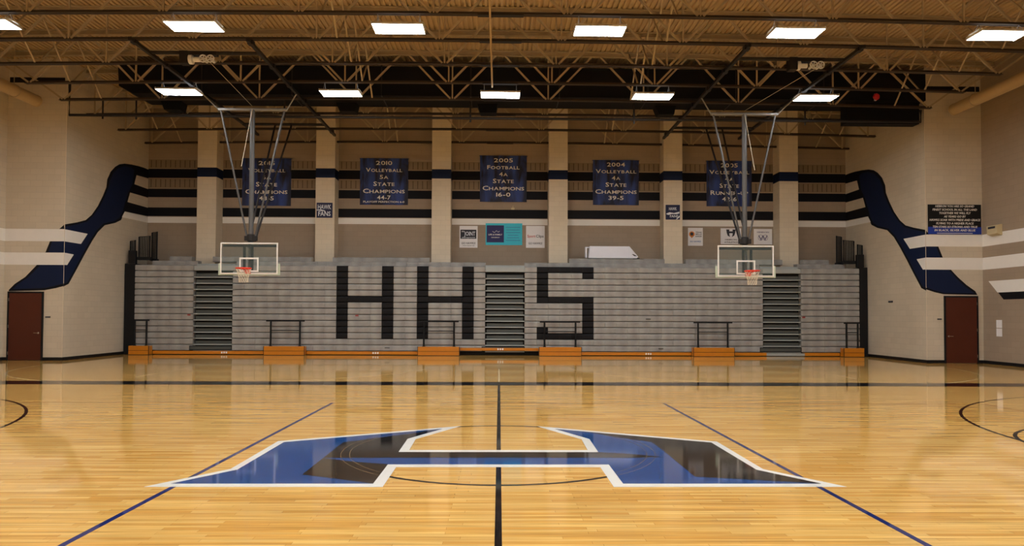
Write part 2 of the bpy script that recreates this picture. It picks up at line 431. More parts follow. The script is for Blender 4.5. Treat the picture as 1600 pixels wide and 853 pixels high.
MLn = [(15.9,4.51),(16.61,4.69),(17.18,4.85),(17.6,5.13),(18.0,5.52),(18.33,5.95),(18.56,6.34),(18.64,6.61),(18.87,6.94),(19.23,7.2),(19.71,7.38),(20.2,7.42),(20.43,7.37),(20.29,6.75),(19.97,6.35),(19.76,5.95),(19.61,5.59),(19.36,5.29),(19.0,5.12),(18.25,4.93),(17.79,4.61),(17.41,4.21),(16.95,3.68),(16.56,3.19),(16.1,2.65),(15.9,2.59)]
for wall, sg in ((wli, -1), (wri, 1)):
    on_x(wall, 'mural_outline', ML, sg, 'stripe', .004)
    on_x(wall, 'mural_blue', MLn, sg, 'navy', .006)
    on_x(wall, 'white_stripe', [(15.9,4.435),(17.25,4.432),(16.85,4.03),(15.9,4.025)], sg, 'white', .008)
    on_x(wall, 'white_stripe', [(15.9,3.64),(16.44,3.625),(16.07,3.235),(15.9,3.23)], sg, 'white', .008)
    on_x(wall, 'white_stripe', [(19.75,5.59),(21.59,5.63),(21.59,5.39),(19.55,5.345)], sg, 'white', .008)
ML_D = [(-14.90,4.44),(-14.721,4.60),(-14.721,2.509),(-14.98,2.44),(-15.357,2.366),(-16.538,2.331),(-16.539,2.372),(-16.342,2.577),(-16.001,2.812),(-15.634,3.205),(-15.354,3.616),(-15.206,4.003)]
ML_DN = [(-14.721,4.51),(-14.721,2.6),(-15.0,2.52),(-15.35,2.44),(-16.40,2.40),(-16.25,2.56),(-15.91,2.79),(-15.55,3.16),(-15.25,3.6),(-15.13,4.0),(-14.75,4.43)]
MR_D = [(14.721,4.58),(14.768,4.53),(14.86,4.43),(15.153,4.03),(15.3,3.661),(15.565,3.246),(15.832,2.962),(16.13,2.696),(16.428,2.489),(16.498,2.36),(15.315,2.377),(14.986,2.452),(14.721,2.54)]
MR_DN = [(14.721,4.48),(15.09,4.0),(15.22,3.66),(15.49,3.25),(15.76,2.93),(16.06,2.65),(16.34,2.46),(16.4,2.41),(15.32,2.43),(15.02,2.51),(14.721,2.62)]
on_y(wld, 'mural_outline', ML_D, 'stripe', .004); on_y(wld, 'mural_blue', ML_DN, 'navy', .006)
on_y(wrd, 'mural_outline', MR_D, 'stripe', .004); on_y(wrd, 'mural_blue', MR_DN, 'navy', .006)
for wall, sg in ((wld, -1), (wrd, 1)):
    a, b = sg*(XI+.001), sg*(XO-.001)
    on_y(wall, 'white_stripe', [(a,4.025),(b,4.025),(b,4.44),(a,4.44)], 'white', .008)
    on_y(wall, 'white_stripe', [(a,3.225),(b,3.225),(b,3.64),(a,3.64)], 'white', .008)
for wall, sg in ((wl, -1), (wr, 1)):
    for pts, m in (([(YD-.01,4.025),(4,4.025),(4,4.44),(YD-.01,4.44)], 'white'), ([(YD-.01,3.225),(4,3.225),(4,3.64),(YD-.01,3.64)], 'white'),
                   ([(15.607,2.82),(4,2.82),(4,2.42),(15.172,2.42)], 'white'), ([(15.14,2.42),(4,2.42),(4,2.18),(14.889,2.18)], 'stripe')):
        build('white_stripe' if m == 'white' else 'black_stripe', MB().prism([(sg*(XO-.0005), y, z) for y, z in pts], (-sg*.006, 0, 0)), m, wall)
for wall, sg in ((wld, -1), (wrd, 1)):
    on_y(wall, 'dark_strip', [(sg*14.8, 9.42), (sg*16.65, 9.42), (sg*16.65, 9.6), (sg*14.8, 9.6)], 'black', .01)
# baseboards
def bb(name, x0, x1, y0, y1): struct(name, MB().box(x0, x1, y0, y1, 0, .11), 'black')
bb('baseboard_left_inner', -XI, -XI+.015, YD-.012, 21.5); bb('baseboard_right_inner', XI-.015, XI, YD-.012, 21.5)
bb('baseboard_left_outer', -XO, -XO+.012, 0, YD-.012); bb('baseboard_right_outer', XO-.012, XO, 0, YD-.012)
for s, n in ((-1, 'left'), (1, 'right')):
    bb('baseboard_%s_near' % n, s*XI, s*15.36, YD-.012, YD); bb('baseboard_%s_far' % n, s*16.53, s*(XO-.013), YD-.012, YD)
# doors
for i, (x0, x1, hx) in enumerate(((-16.5, -15.41, -15.5), (15.37, 16.45, 15.46))):
    d = struct('door_%d' % (i+1), MB().box(x0, x1, YD-.035, YD-.004, .01, 2.27), 'door', bevel=.004)
    s = 1 if i else -1
    build('door_frame', MB().box(x0-.05, x0, YD-.05, YD-.001, 0, 2.32).box(x1, x1+.05, YD-.05, YD-.001, 0, 2.32).box(x0, x1, YD-.05, YD-.001, 2.272, 2.32), 'black', d)
    h = MB().lathe((hx, YD-.036, .93), [(.03, -.012), (.03, 0)], 'y', 12)
    h.tube([(hx, YD-.036, .93), (hx, YD-.09, .93), (hx-s*-.13, YD-.09, .93)] if i else [(hx, YD-.036, .93), (hx, YD-.09, .93), (hx-.13, YD-.09, .93)], .011)
    build('door_handle', h, 'chrome', d)
    hg = MB()
    xh = x0 if not i else x1
    for z in (.25, 1.15, 2.05): hg.box(xh-.008, xh+.008, YD-.056, YD-.03, z-.05, z+.05)
    build('hinge', hg, 'chrome', d)

# ---- roof deck: corrugated steel
mb = MB(); prof = []; p = .1524; n = int(XO*2/p)+3; x = -n*p/2
for i in range(n):
    xx = x+i*p
    for dx, dz in ((0, .0), (.075, .0), (.083, .05), (.144, .05)):
        prof.append((xx+dx, ZT+.004+dz+camber(xx)))
prof.append((x+n*p, ZT+.004+camber(x)))
vs = [(a, YF-.2, z) for a, z in prof] + [(a, YB+.2, z) for a, z in prof]
N = len(prof); mb.add(vs, [(i, i+1, N+i+1, N+i) for i in range(N-1)])
struct('ceiling', mb, 'deck')
struct('ceiling_roof_slab', MB().box(-XO-.3, XO+.3, YF-.3, YB+.3, ZT+.11, ZT+.4), 'deck')

# ================================================================== ROOF TRUSSES
NTH = ['first', 'second', 'third', 'fourth', 'fifth', 'sixth', 'seventh', 'eighth', 'ninth']
def chord(mb, x0, x1, y, z, w, h, n=24):
    for s in (-1, 1):                                   # a pair of angles with a gap
        P = [x0+(x1-x0)*i/n for i in range(n+1)]
        for a, b in zip(P, P[1:]):
            for (q0, q1, r0, r1) in ((.012, .02, 0, h), (.02, w/2, 0, .012)):
                ya, yb = y+s*q0, y+s*q1
                if ya > yb: ya, yb = yb, ya
                za, zb_ = z+camber(a), z+camber(b)
                mb.add([(a,ya,za+r0),(b,ya,zb_+r0),(b,yb,zb_+r0),(a,yb,za+r0),(a,ya,za+r1),(b,ya,zb_+r1),(b,yb,zb_+r1),(a,yb,za+r1)],
                       [(3,2,1,0),(4,5,6,7),(0,1,5,4),(1,2,6,5),(2,3,7,6),(3,0,4,7)])
where = {0: 'hanging nearest the camera above the court', 1: 'carrying the near row of six light fixtures', 2: 'just beyond the near row of light fixtures', 3: 'just before the far row of light fixtures',
         4: 'carrying the far row of five light fixtures', 5: 'in front of the long black duct', 6: 'just behind the long black duct', 7: 'over the front of the bleachers', 8: 'close to the back wall above the banners'}
for k, y in enumerate(JY):
    wide = y < YD
    xt = XO if wide else XI
    xb = 14.55 if wide else XI-.03
    t = thing('roof_truss', 'tan open-web steel roof truss ' + where[k], 'roof truss', (0, y, ZB), 'roof trusses')
    mb = MB(); chord(mb, -xt+.01, xt-.01, y, ZT-.15, .15, .15)
    for i in range(24):  # added cover plate, keeps light out of the deck ribs above
        a, b = [-xt+.02+(2*xt-.04)*q/24 for q in (i, i+1)]
        mb.add([(a, y-.11, ZT-.012+camber(a)), (b, y-.11, ZT-.012+camber(b)), (b, y+.11, ZT-.012+camber(b)), (a, y+.11, ZT-.012+camber(a)),
                (a, y-.11, ZT+camber(a)), (b, y-.11, ZT+camber(b)), (b, y+.11, ZT+camber(b)), (a, y+.11, ZT+camber(a))],
               [(3,2,1,0),(4,5,6,7),(0,1,5,4),(1,2,6,5),(2,3,7,6),(3,0,4,7)])
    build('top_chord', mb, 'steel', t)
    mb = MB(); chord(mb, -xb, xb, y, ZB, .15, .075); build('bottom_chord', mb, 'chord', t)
    zt_ = lambda x: ZT-.04+camber(x); zb_ = lambda x: ZB+.04+camber(x)
    nodes = [-11.2, -8, -4.8, -1.6, 1.6, 4.8, 8, 11.2]
    for i, x in enumerate(nodes):
        for dx in (-1.6, 1.6):
            build('web_diagonal', MB().bar((x+dx*.04, y, zb_(x)), (x+dx*.97, y, zt_(x+dx)), .055, .055), 'steel', t)
        build('web_vertical', MB().bar((x, y, zb_(x)), (x, y, zt_(x)), .042), 'steel', t)
    for s in (-1, 1):
        build('web_diagonal', MB().bar((s*12.75, y, zt_(12.8)), (s*14.4, y, zb_(14.4)), .055), 'steel', t)
        if wide: build('web_diagonal', MB().bar((s*14.45, y, zb_(14.4)), (s*16.6, y, zt_(16.6)), .05), 'steel', t)
        else: build('web_vertical', MB().bar((s*14.4, y, zb_(14.4)), (s*14.4, y, zt_(14.4)), .042), 'steel', t)
    build('splice_plate', MB().box(-.55, .55, y-.078, y+.078, ZB-.018, ZB-.001), 'darksteel', t)
# cross bracing between neighbouring trusses
for k in range(1, len(JY)-1):
    for x in (-13.2, -4.3, 4.3, 13.2):
        if k == 5: continue          # the black duct fills this bay
        side = {-13.2: 'far left', -4.3: 'left of centre', 4.3: 'right of centre', 13.2: 'far right'}[x]
        c = thing('cross_brace', 'thin crossed steel bars %s, between the %s pair of trusses' % (side, NTH[k-1]), 'cross brace', (x, JY[k], ZB), 'cross bracing between the trusses')
        a, b = JY[k]+.08, JY[k+1]-.08
        z0, z1 = ZB+.04+camber(x), ZT-.06+camber(x)
        build('brace_bar', MB().bar((x, a, z0), (x, b, z1), .045, .03), 'steel', c)
        build('brace_bar', MB().bar((x+.05, a, z1), (x+.05, b, z0), .045, .03), 'steel', c)

# ================================================================== LIGHT FIXTURES
def fixture(x, y, label, group, ztop):
    z = 8.40; zc = z+.10
    t = thing('light_fixture', label, 'light fixture', (x, y, z), group)
    mb = MB()
    w, d = .61, .31
    mb.box(-w+x, w+x, y-d*.55, y+d*.55, z+.075, zc)                          # ballast spine
    for s in (-1, 1):                                                       # sloped reflector wings
        mb.prism([(x-w, y+s*d*.55, zc), (x-w, y+s*d, z+.03), (x-w, y+s*d, z), (x-w, y+s*(d-.015), z), (x-w, y+s*(d-.015), z+.03), (x-w, y+s*d*.55, z+.075)], (2*w, 0, 0))
        mb.box(x+s*w, x+s*(w-.02), y-d+.015, y+d-.015, z, z+.07)
    build('housing', mb, 'lampwhite', t)
    mb = MB(); mb.box(x-w+.02, x+w-.02, y-d+.017, y+d-.017, z+.006, z+.028)
    build('lens', mb, 'lamp', t)
    for s in (-1, 1): build('uplight_fill', MB().box(x-w+.06, x+w-.06, y+s*.08-.03, y+s*.08+.03, zc, zc+.004), 'upfill', t)  # added glowing strips, fill light for the deck and trusses
    for s in (-1, 1):
        mb = MB()
        mb.tube([(x+s*.5, y-d*.5, zc), (x+s*.5, y, ztop)], .006, 6); mb.tube([(x+s*.5, y+d*.5, zc), (x+s*.5, y, ztop)], .006, 6)
        build('hanger_wire', mb, 'grey', t)
A6 = [-12.1, -7.27, -2.43, 2.37, 7.1, 12.05]; A5 = [-9.87, -4.92, 0, 4.74, 9.85]
ordn = ['leftmost', 'second from left', 'third from left', 'fourth from left', 'fifth from left', 'rightmost']
for i, x in enumerate(A6): fixture(x, JY[1], 'bright white rectangular light fixture, %s in the near row of six' % ordn[i], 'near row of light fixtures', ZB+camber(x))
for i, x in enumerate(A5): fixture(x, JY[4], 'bright white rectangular light fixture, %s in the far row of five' % ['leftmost', 'second from left', 'middle one', 'second from right', 'rightmost'][i], 'far row of light fixtures', ZB+camber(x))
for r, y in enumerate((3.4, -1.6, -6.6, -11.6, -16.6)):
    for x in (A5 if r % 2 == 0 else A6):
        fixture(x, y, 'white light fixture over the near half of the court, above the picture', 'light fixtures above the picture', ZT+camber(x))

# ================================================================== DUCTS AND PIPES
yd0, yd1 = 15.45, 16.8
dt = thing('air_duct', 'long black rectangular air duct running across the hall under the roof', 'air duct', (0, 16.1, 8.6))
build('duct_body', MB().prism([(-12.8, yd0, 9.95), (-12.75, yd0, 9.2), (-12.3, yd0, 8.96), (14.5, yd0, 8.96), (14.5, yd0, 9.95)], (0, yd1-yd0, 0)), 'duct', dt)
for x in (-10, -7, -4, -1, 2, 5, 8, 11): build('duct_flange', MB().box(x-.02, x+.02, yd0-.02, yd1+.02, 8.945, 9.97), 'darksteel', dt)
for x in (-11.4, -5.35, -.45, 5.8):
    build('supply_outlet', MB().prism([(x-.36, yd1-.5, 8.965), (x-.24, yd1-.5, 8.66), (x+.3, yd1-.5, 8.66), (x+.36, yd1-.5, 8.965)], (0, .48, 0)), 'duct', dt)
build('end_drop', MB().box(11.9, 14.45, yd0+.3, yd0+.7, 8.24, 8.965), 'duct', dt)
pf = thing('pipe_frame', 'thin dark steel pipe hung on short rods below the black duct', 'pipe', (0, 15.33, 8.2))
mb = MB().tube([(-14.3, 15.33, 9.3), (-14.3, 15.33, 8.17), (14.25, 15.33, 8.2), (14.25, 15.33, 8.6)], .045, 8)
build('pipe_run', mb, 'darksteel', pf)
for x in (-13.2, -12.1, -7.2, -1, 4.5, 10.3):
    build('hanger_rod', MB().tube([(x, 15.33, 8.05), (x, 15.33, 8.74)], .03, 6), 'darksteel', pf)
for s, n in ((-1, 'left'), (1, 'right')):
    x = s*15.5; t = thing('round_duct', 'tan round air duct running high along the %s wall' % n, 'air duct', (x, 15.5, 8.67), 'round ducts along the side walls')
    build('duct_pipe', MB().tube([(x, 15.5, 8.68), (x, 5, 8.68), (x, -10, 8.68)], .19, 20), 'tube', t, smooth=True)
    build('end_cap', MB().lathe((x, 15.5, 8.68), [(.2, -.05), (.2, .0), (.12, .03), (.01, .035)], 'y', 20), 'tube', t, smooth=True)
    for y in (14.4, 10.8, 7.2, 3.6):
        build('strap', MB().tube([(x+.2*math.cos(a), y, 8.68+.2*math.sin(a)) for a in [2*PI*i/20 for i in range(20)]], .014, 6, closed=True).tube([(x, y, 8.87), (x, y, ZT+camber(x))], .012, 6), 'steel', t)
tag(build('conduit', MB().tube([(-.25, 4, 8.63), (-.25, 13.4, 8.63)], .026, 8).tube([(-.25, 13.4, 8.63), (-.25, 13.4, 8.75)], .026, 8), 'tube', origin=(-.25, 13.4, 8.63)), 'thin tan conduit running lengthwise under the roof trusses at mid hall', 'conduit')
tag(build('sprinkler_pipe', MB().tube([(x, 13.25, 10.02+camber(x)) for x in range(-16, 17, 2)], .045, 8), 'tube', origin=(0, 13.25, 10)), 'pale sprinkler pipe crossing the hall high between the trusses', 'pipe')
bl = thing('alarm_bell', 'small round red fitting in front of the black duct at its right end', 'alarm', (12.75, 15.4, 9.05))
build('bell', MB().lathe((12.75, 15.42, 9.05), [(.03, -.02), (.1, -.03), (.115, -.07), (.09, -.12), (.03, -.14)], 'y', 20), 'red', bl, smooth=True)
build('bracket', MB().box(12.72, 12.78, 15.40, 15.449, 8.93, 9.17), 'lampwhite', bl)

# ================================================================== BLEACHERS
Y0 = 19.75
bch = thing('bleachers', 'long bank of folded grey telescopic bleachers with black HHS letters', 'bleachers', (0, Y0, 0))
segs = [(-14.27, -11.99), (-10.47, -.56), (1.0, 10.47), (12.0, 14.34)]
W = .4555
def letter_at(j, x):
    for a in (-6.41, -3.25):                                   # the two H
        if j <= 11 and (a <= x <= a+.45 or a+1.78 <= x <= a+2.24): return True
        if j == 5 and a <= x <= a+2.24: return True
    a = 1.48
    if j in (0, 5, 11) and a <= x <= a+2.25: return True
    if j < 5 and a <= x <= a+.45: return True
    if 5 < j < 11 and a+1.8 <= x <= a+2.25: return True
    if j == 1 and a+1.8 <= x <= a+2.25: return True
    if j == 10 and a <= x <= a+.45: return True
    return False
def cuts(x0, x1):
    pts = [x0]; fixed = [c for a in (-6.41, -3.25) for c in (a, a+.45, a+1.78, a+2.24)] + [1.48, 1.93, 3.28, 3.73]
    fixed = sorted(c for c in fixed if x0 < c < x1) + [x1]
    for c in fixed:
        n = max(1, round((c-pts[-1])/W)); a = pts[-1]
        pts += [a+(c-a)*(i+1)/n for i in range(n)]
    return pts
def bench_prof(z0, h, y, d):
    return [(y+.012, z0), (y, z0+.02), (y, z0+h-.05), (y+.012, z0+h-.018), (y+.04, z0+h), (y+d, z0+h), (y+d, z0)]
for j in range(14):
    z0 = 3.28-.24*j+.008; h = .221
    for x0, x1 in segs:
        P = cuts(x0, x1); mb = MB()
        for a, b in zip(P, P[1:]):
            pr = bench_prof(z0, h, Y0+random.uniform(0, .004), .3)
            mb.prism([(a+.003, y, z) for y, z in pr], (b-a-.006, 0, 0), 1 if letter_at(j, (a+b)/2) else 0)
        build('bench_row', mb, ['bench', 'benchblack'], bch)
for z0, h, y, xs in ((3.50, .20, 20.15, [(-13.8, -11.99), (-10.47, -.56), (1.0, 10.47), (12.0, 13.95)]),
                     (3.69, .22, 20.55, [(-13.3, -12.42), (-11.58, -7.6), (-6.76, -2.84), (2.84, 6.74), (7.6, 11.58), (12.42, 13.5)])):
    for x0, x1 in xs:
        P = cuts(x0, x1); mb = MB()
        for a, b in zip(P, P[1:]):
            mb.prism([(a+.003, yy, z) for yy, z in bench_prof(z0, h, y, .33)], (b-a-.006, 0, 0))
        build('bench_row', mb, 'bench', bch)
for x0, x1 in ((-11.99, -10.47), (-.56, 1.0), (10.47, 12.0)):
    for j in range(13):
        zb = 3.28-.24*(j+1)+.24
        z = 3.04-.24*j
        st = build('aisle_step', MB().box(x0+.004, x1-.004, Y0+.02, Y0+.3, z-.028, z+.012), 'nosing', bch, bevel=.006)
        build('riser', MB().box(x0+.06, x1-.06, Y0+.11, Y0+.14, z+.012, z+.145), 'riser', st)
    build('aisle_top', MB().box(x0+.004, x1-.004, Y0+.02, Y0+.35, 3.30, 3.48).box(x0+.004, x1-.004, 20.05, 20.4, 3.49, 3.58), 'nosing', bch, bevel=.01)
    build('aisle_plate', MB().box(x0-.1, x1-.02, Y0-.012, Y0-.002, .2, .32), 'riser', bch, bevel=.004)
    build('aisle_plate_edge', MB().box(x0-.13, x1+.01, Y0-.008, Y0-.001, .17, .35), 'black', bch)
build('interior_shade', MB().box(-14.25, 14.32, Y0+.26, Y0+1.1, .02, 3.44), 'black', bch)  # black block stands in for the shade behind rows and steps
build('end_panel_and_shade', MB().box(-14.695, -14.285, Y0+.05, 21.4, 0, 3.55), 'black', bch)  # black end pieces also stand in for the shadow against the walls
build('end_panel_and_shade', MB().box(14.355, 14.695, Y0+.05, 21.4, 0, 3.55), 'black', bch)
for x0, x1 in ((-13.52, -9.12), (-7.54, -3.17), (3.22, 7.60), (9.22, 10.6), (12.12, 13.53)):
    build('kick_board', MB().box(x0, x1, Y0-.03, Y0+.2, .025, .145), 'orange', bch, bevel=.006)
build('kick_board', MB().box(-1.54, 1.55, Y0-.03, Y0+.1, .19, .30), 'orange', bch, bevel=.006)
build('kick_plate', MB().box(10.6, 12.12, Y0-.035, Y0+.1, .02, .12), 'nosing', bch, bevel=.006)
for x, z in ((-10.75, .085), (-4.85, .085), (5.9, .085), (.05, .25)):
    mb = MB()
    for dx in (-.09, 0, .09): mb.box(x+dx-.028, x+dx+.028, Y0-.034, Y0-.029, z-.035, z+.035)
    build('white_marker', mb, 'paper', bch)
for x, z in ((-12.15, 1.55), (-5.6, 1.55), (12.1, 1.55)):
    build('red_tag', MB().box(x-.06, x+.06, Y0-.006, Y0+.001, z-.03, z+.03), 'redtag', bch)
for x, z in ((5.9, 1.46), (-4.4, .29), (6.4, .29)):
    build('pull_handle', MB().tube([(x-.09, Y0, z), (x-.07, Y0-.03, z), (x+.07, Y0-.03, z), (x+.09, Y0, z)], .014, 6), 'black', bch)
# orange step boxes with black handrails
sb = [(-14.3, -13.53, 'leftmost, at the left end of the bleachers'), (-9.11, -7.55, 'second from left, below the left hoop'), (-3.16, -1.55, 'below the second letter H'),
      (1.56, 3.21, 'below the letter S'), (7.61, 9.21, 'second from right, below the right hoop'), (13.54, 14.34, 'rightmost, at the right end of the bleachers')]
for x0, x1, w in sb:
    t = thing('step_box', 'orange wooden step box with black handrail, ' + w, 'step box', ((x0+x1)/2, Y0-.2, 0), 'step boxes along the bleachers')
    build('box_body', MB().box(x0, x1, Y0-.36, Y0-.04, .015, .35), 'orange', t, bevel=.008)
    build('trim_line', MB().box(x0+.004, x1-.004, Y0-.365, Y0-.358, .165, .178).box(x0-.012, x0+.006, Y0-.364, Y0-.34, .01, .36).box(x1-.006, x1+.012, Y0-.364, Y0-.34, .01, .36), 'black', t)
    build('toe_strip', MB().box(x0+.01, x1-.01, Y0-.35, Y0-.05, 0, .02), 'black', t)
    xc = (x0+x1)/2; wd_ = x1-x0; px = wd_/2-.215 if wd_ > 1 else .225; y = Y0-.2
    for s in (-1, 1):
        build('post', MB().tube([(xc+s*px, y, .34), (xc+s*px, y, 1.33)], .037, 10).lathe((xc+s*px, y, .35), [(.06, 0), (.06, .02)], 'z', 12), 'black', t, smooth=True)
    ex = .18 if wd_ > 1 else .1
    build('top_rail', MB().tube([(xc-px-ex, y, 1.33), (xc+px+ex, y, 1.33)], .027, 10), 'black', t, smooth=True)
    build('middle_rail', MB().tube([(xc-px, y, .96), (xc+px, y, .96)], .018, 8), 'black', t, smooth=True)
# folded guard rails at the two ends
for s, side in ((-1, 'left'), (1, 'right')):
    for i, (xa, xb2, zt, yy, d) in enumerate(((13.74, 14.0, 4.88, 20.4, 'tallest of three'), (13.80, 14.29, 4.66, 19.95, 'middle one of three'), (14.31, 14.56, 4.48, 19.82, 'lowest of three'))):
        t = thing('guard_rail', 'folded black guard rail on the %s end of the bleachers, %s' % (side, d), 'guard rail', (s*(xa+xb2)/2, yy, 3.5), 'folded guard rails')
        zb = (3.73, 3.73, 3.57)[i]
        build('rail_frame', MB().tube([(s*xa, yy, zb), (s*xa, yy, zt), (s*xb2, yy+.1, zt-.03), (s*xb2, yy+.1, zb)], .022, 8), 'black', t)
        nb = int((xb2-xa)/.036)
        for k in range(1, nb):
            x = xa+(xb2-xa)*k/nb
            build('baluster', MB().tube([(s*x, yy+.1*k/nb, zb), (s*x, yy+.1*k/nb, zt-.01)], .0125, 6), 'black', t)
        build('base_plate', MB().box(s*xa, s*xb2, yy-.03, yy+.16, zb-(.02 if i < 2 else .015), zb+(.06, .1, .5)[i]), 'black', t)

# ================================================================== BASKETBALL HOOPS
def hoop(cx, side):
    yb = 14.3
    t = thing('basketball_hoop', 'ceiling-hung basketball hoop with glass backboard over the %s half of the bleachers' % side, 'basketball hoop', (cx, yb, 2.9), 'ceiling-hung basketball hoops')
    s = -1 if cx < 0 else 1
    bx = cx + (.05 if s < 0 else -.07)
    z0, z1 = 2.86, 3.86; w = .905
    b = build('backboard', MB().box(bx-w+.02, bx+w-.02, yb, yb+.012, z0+.02, z1-.02), 'glass', t)
    fr = MB(); e = .038
    fr.box(bx-w, bx+w, yb-.006, yb+.02, z1-e, z1).box(bx-w, bx+w, yb-.006, yb+.02, z0, z0+e)
    fr.box(bx-w, bx-w+e, yb-.006, yb+.02, z0+e, z1-e).box(bx+w-e, bx+w, yb-.006, yb+.02, z0+e, z1-e)
    build('white_border', fr, 'white', b)
    q = MB(); a0, a1 = 2.93, 3.385; g = .305
    q.box(bx-g, bx+g, yb-.004, yb-.0005, a1-.05, a1).box(bx-g, bx+g, yb-.004, yb-.0005, a0, a0+.05)
    q.box(bx-g, bx-g+.05, yb-.004, yb-.0005, a0+.05, a1-.05).box(bx+g-.05, bx+g, yb-.004, yb-.0005, a0+.05, a1-.05)
    build('target_square', q, 'white', b)
    bf = MB()                                                  # steel frame behind the glass
    bf.box(bx-w+.06, bx+w-.06, yb+.05, yb+.1, z1-.13, z1-.06)
    bf.box(cx-.16, cx-.09, yb+.05, yb+.1, z0+.08, z1-.06).box(cx+.09, cx+.16, yb+.05, yb+.1, z0+.08, z1-.06)
    build('back_frame', bf, 'black', t)
    pd = MB()                                                  # padding along the lower edge and corners
    pd.box(bx-w-.07, bx+w+.07, yb+.015, yb+.06, z0-.035, z0-.002)
    for k in (-1, 1): pd.box(bx+k*(w+.002), bx+k*(w+.07), yb+.02, yb+.06, z0-.035, z0+.34)
    build('edge_pad', pd, 'pad', t, bevel=.012)
    rc = (cx+.02 if s < 0 else cx-.0, yb-.38, 3.02)
    rm = build('rim', MB().tube([(rc[0]+.2286*math.cos(2*PI*i/32), rc[1]+.2286*math.sin(2*PI*i/32), rc[2]) for i in range(32)], .02, 8, closed=True)
               .box(rc[0]-.11, rc[0]+.11, yb-.17, yb-.01, rc[2]-.02, rc[2]+.012).box(rc[0]-.09, rc[0]+.09, yb-.03, yb-.007, rc[2]-.15, rc[2]+.02)
               .bar((rc[0]-.08, yb-.02, rc[2]-.13), (rc[0]-.1, rc[1]+.2, rc[2]-.01), .015).bar((rc[0]+.08, yb-.02, rc[2]-.13), (rc[0]+.1, rc[1]+.2, rc[2]-.01), .015), 'rim', t)
    nt = MB(); nn = 12; rows = 6; zs = [3.02-.012-.43*i/rows for i in range(rows+1)]; rs = [.226, .205, .182, .16, .145, .138, .135]
    for k in range(nn):
        for dr in (1, -1):
            pts = []
            for i in range(rows+1):
                a = 2*PI*(k+dr*i*.5)/nn
                pts.append((rc[0]+rs[i]*math.cos(a), rc[1]+rs[i]*math.sin(a), zs[i]))
            nt.tube(pts, .0045, 5)
    build('net', nt, 'net', rm)
    # mast and braces
    ym = 14.6; zp = 8.18
    build('mast', MB().tube([(cx, ym, zp), (cx, ym, 2.98)], .078, 14).tube([(cx, ym, 3.35), (cx, yb+.1, 3.35)], .05, 8).tube([(cx, ym, 3.75), (cx, yb+.1, 3.75)], .05, 8), 'mast', t, smooth=True)
    build('pivot_bar', MB().tube([(cx-1.1, ym, zp+.02), (cx+1.1, ym, zp+.02)], .05, 10), 'grey', t, smooth=True)
    for k in (-1, 1):
        build('side_brace', MB().tube([(cx+k*1.02, ym, zp), (cx+k*.13, ym, 4.08)], .032, 8), 'mast', t, smooth=True)
        build('back_brace', MB().tube([(cx+k*.3, 17.9, 8.6), (cx+k*.1, ym+.08, 3.95)], .034, 8), 'darksteel', t, smooth=True)
    build('collar', MB().lathe((cx, ym, 4.02), [(.1, -.1), (.12, -.08), (.12, .12), (.1, .14)], 'z', 14).box(cx-.2, cx+.2, ym-.05, ym+.05, 3.95, 4.1), 'darksteel', t)
    cb = MB()
    for k in (-1, 1):                                            # long pipes clamped under the trusses
        x = cx+k*1.5
        rl = build('support_rail', MB().bar((x, 9.8, 8.645), (x, 19.6, 8.63), .085, .085), 'darksteel', t)
        for y in (10.06, 11.84, 13.5, 15.22, 16.99, 19.1): build('clamp', MB().box(x-.07, x+.07, y-.09, y+.09, 8.595, ZB-.019+camber(x)), 'darksteel', rl)
        build('drop_hanger', MB().tube([(cx+k*1.1, ym, zp+.02), (x, ym-.35, 8.61)], .02, 8), 'grey', t)
    build('cross_rail', MB().tube([(cx-1.5, 10.9, 8.68), (cx+1.5, 10.9, 8.68)], .05, 8), 'darksteel', t)
    build('rear_rail', MB().tube([(cx-1.5, 17.9, 8.6), (cx+1.5, 17.9, 8.6)], .05, 8), 'darksteel', t)
    # winch
    wx = cx-.22 if s < 0 else cx+.45; wy = 10.95
    wn = build('winch', MB().box(wx-.48, wx-.26, wy-.13, wy+.13, 8.38, 8.72).box(wx-.26, wx+.5, wy-.1, wy+.1, 8.62, 8.72), 'darksteel', t, bevel=.01)
    build('winch_motor', MB().lathe((wx-.26, wy, 8.52), [(.06, 0), (.13, .01), (.13, .1), (.07, .13), (.07, .3)], 'x', 16), 'lampwhite', wn, smooth=True)
    for k in (0, 1):
        wh = MB(); c = (wx+.17+k*.2, wy-.14, 8.5)
        wh.tube([(c[0]+.095*math.cos(2*PI*i/20), c[1], c[2]+.095*math.sin(2*PI*i/20)) for i in range(20)], .018, 6, closed=True)
        for i in range(5):
            a = 2*PI*i/5; wh.bar(c, (c[0]+.09*math.cos(a), c[1], c[2]+.09*math.sin(a)), .025)
        wh.tube([(c[0], c[1], c[2]), (c[0], c[1]+.28, c[2])], .04, 8)
        build('pulley_wheel', wh, 'lampwhite', wn)
    build('hoist_cable', MB().tube([(wx+.3, wy, 8.45), (cx-s*.02, ym-.1, zp+.1)], .006, 5).tube([(cx-s*.02, ym-.1, zp), (cx+s*.32*1.0, ym-.05, 6.35)], .009, 5), 'net', t)
hoop(-8.0, 'left'); hoop(7.98, 'right')

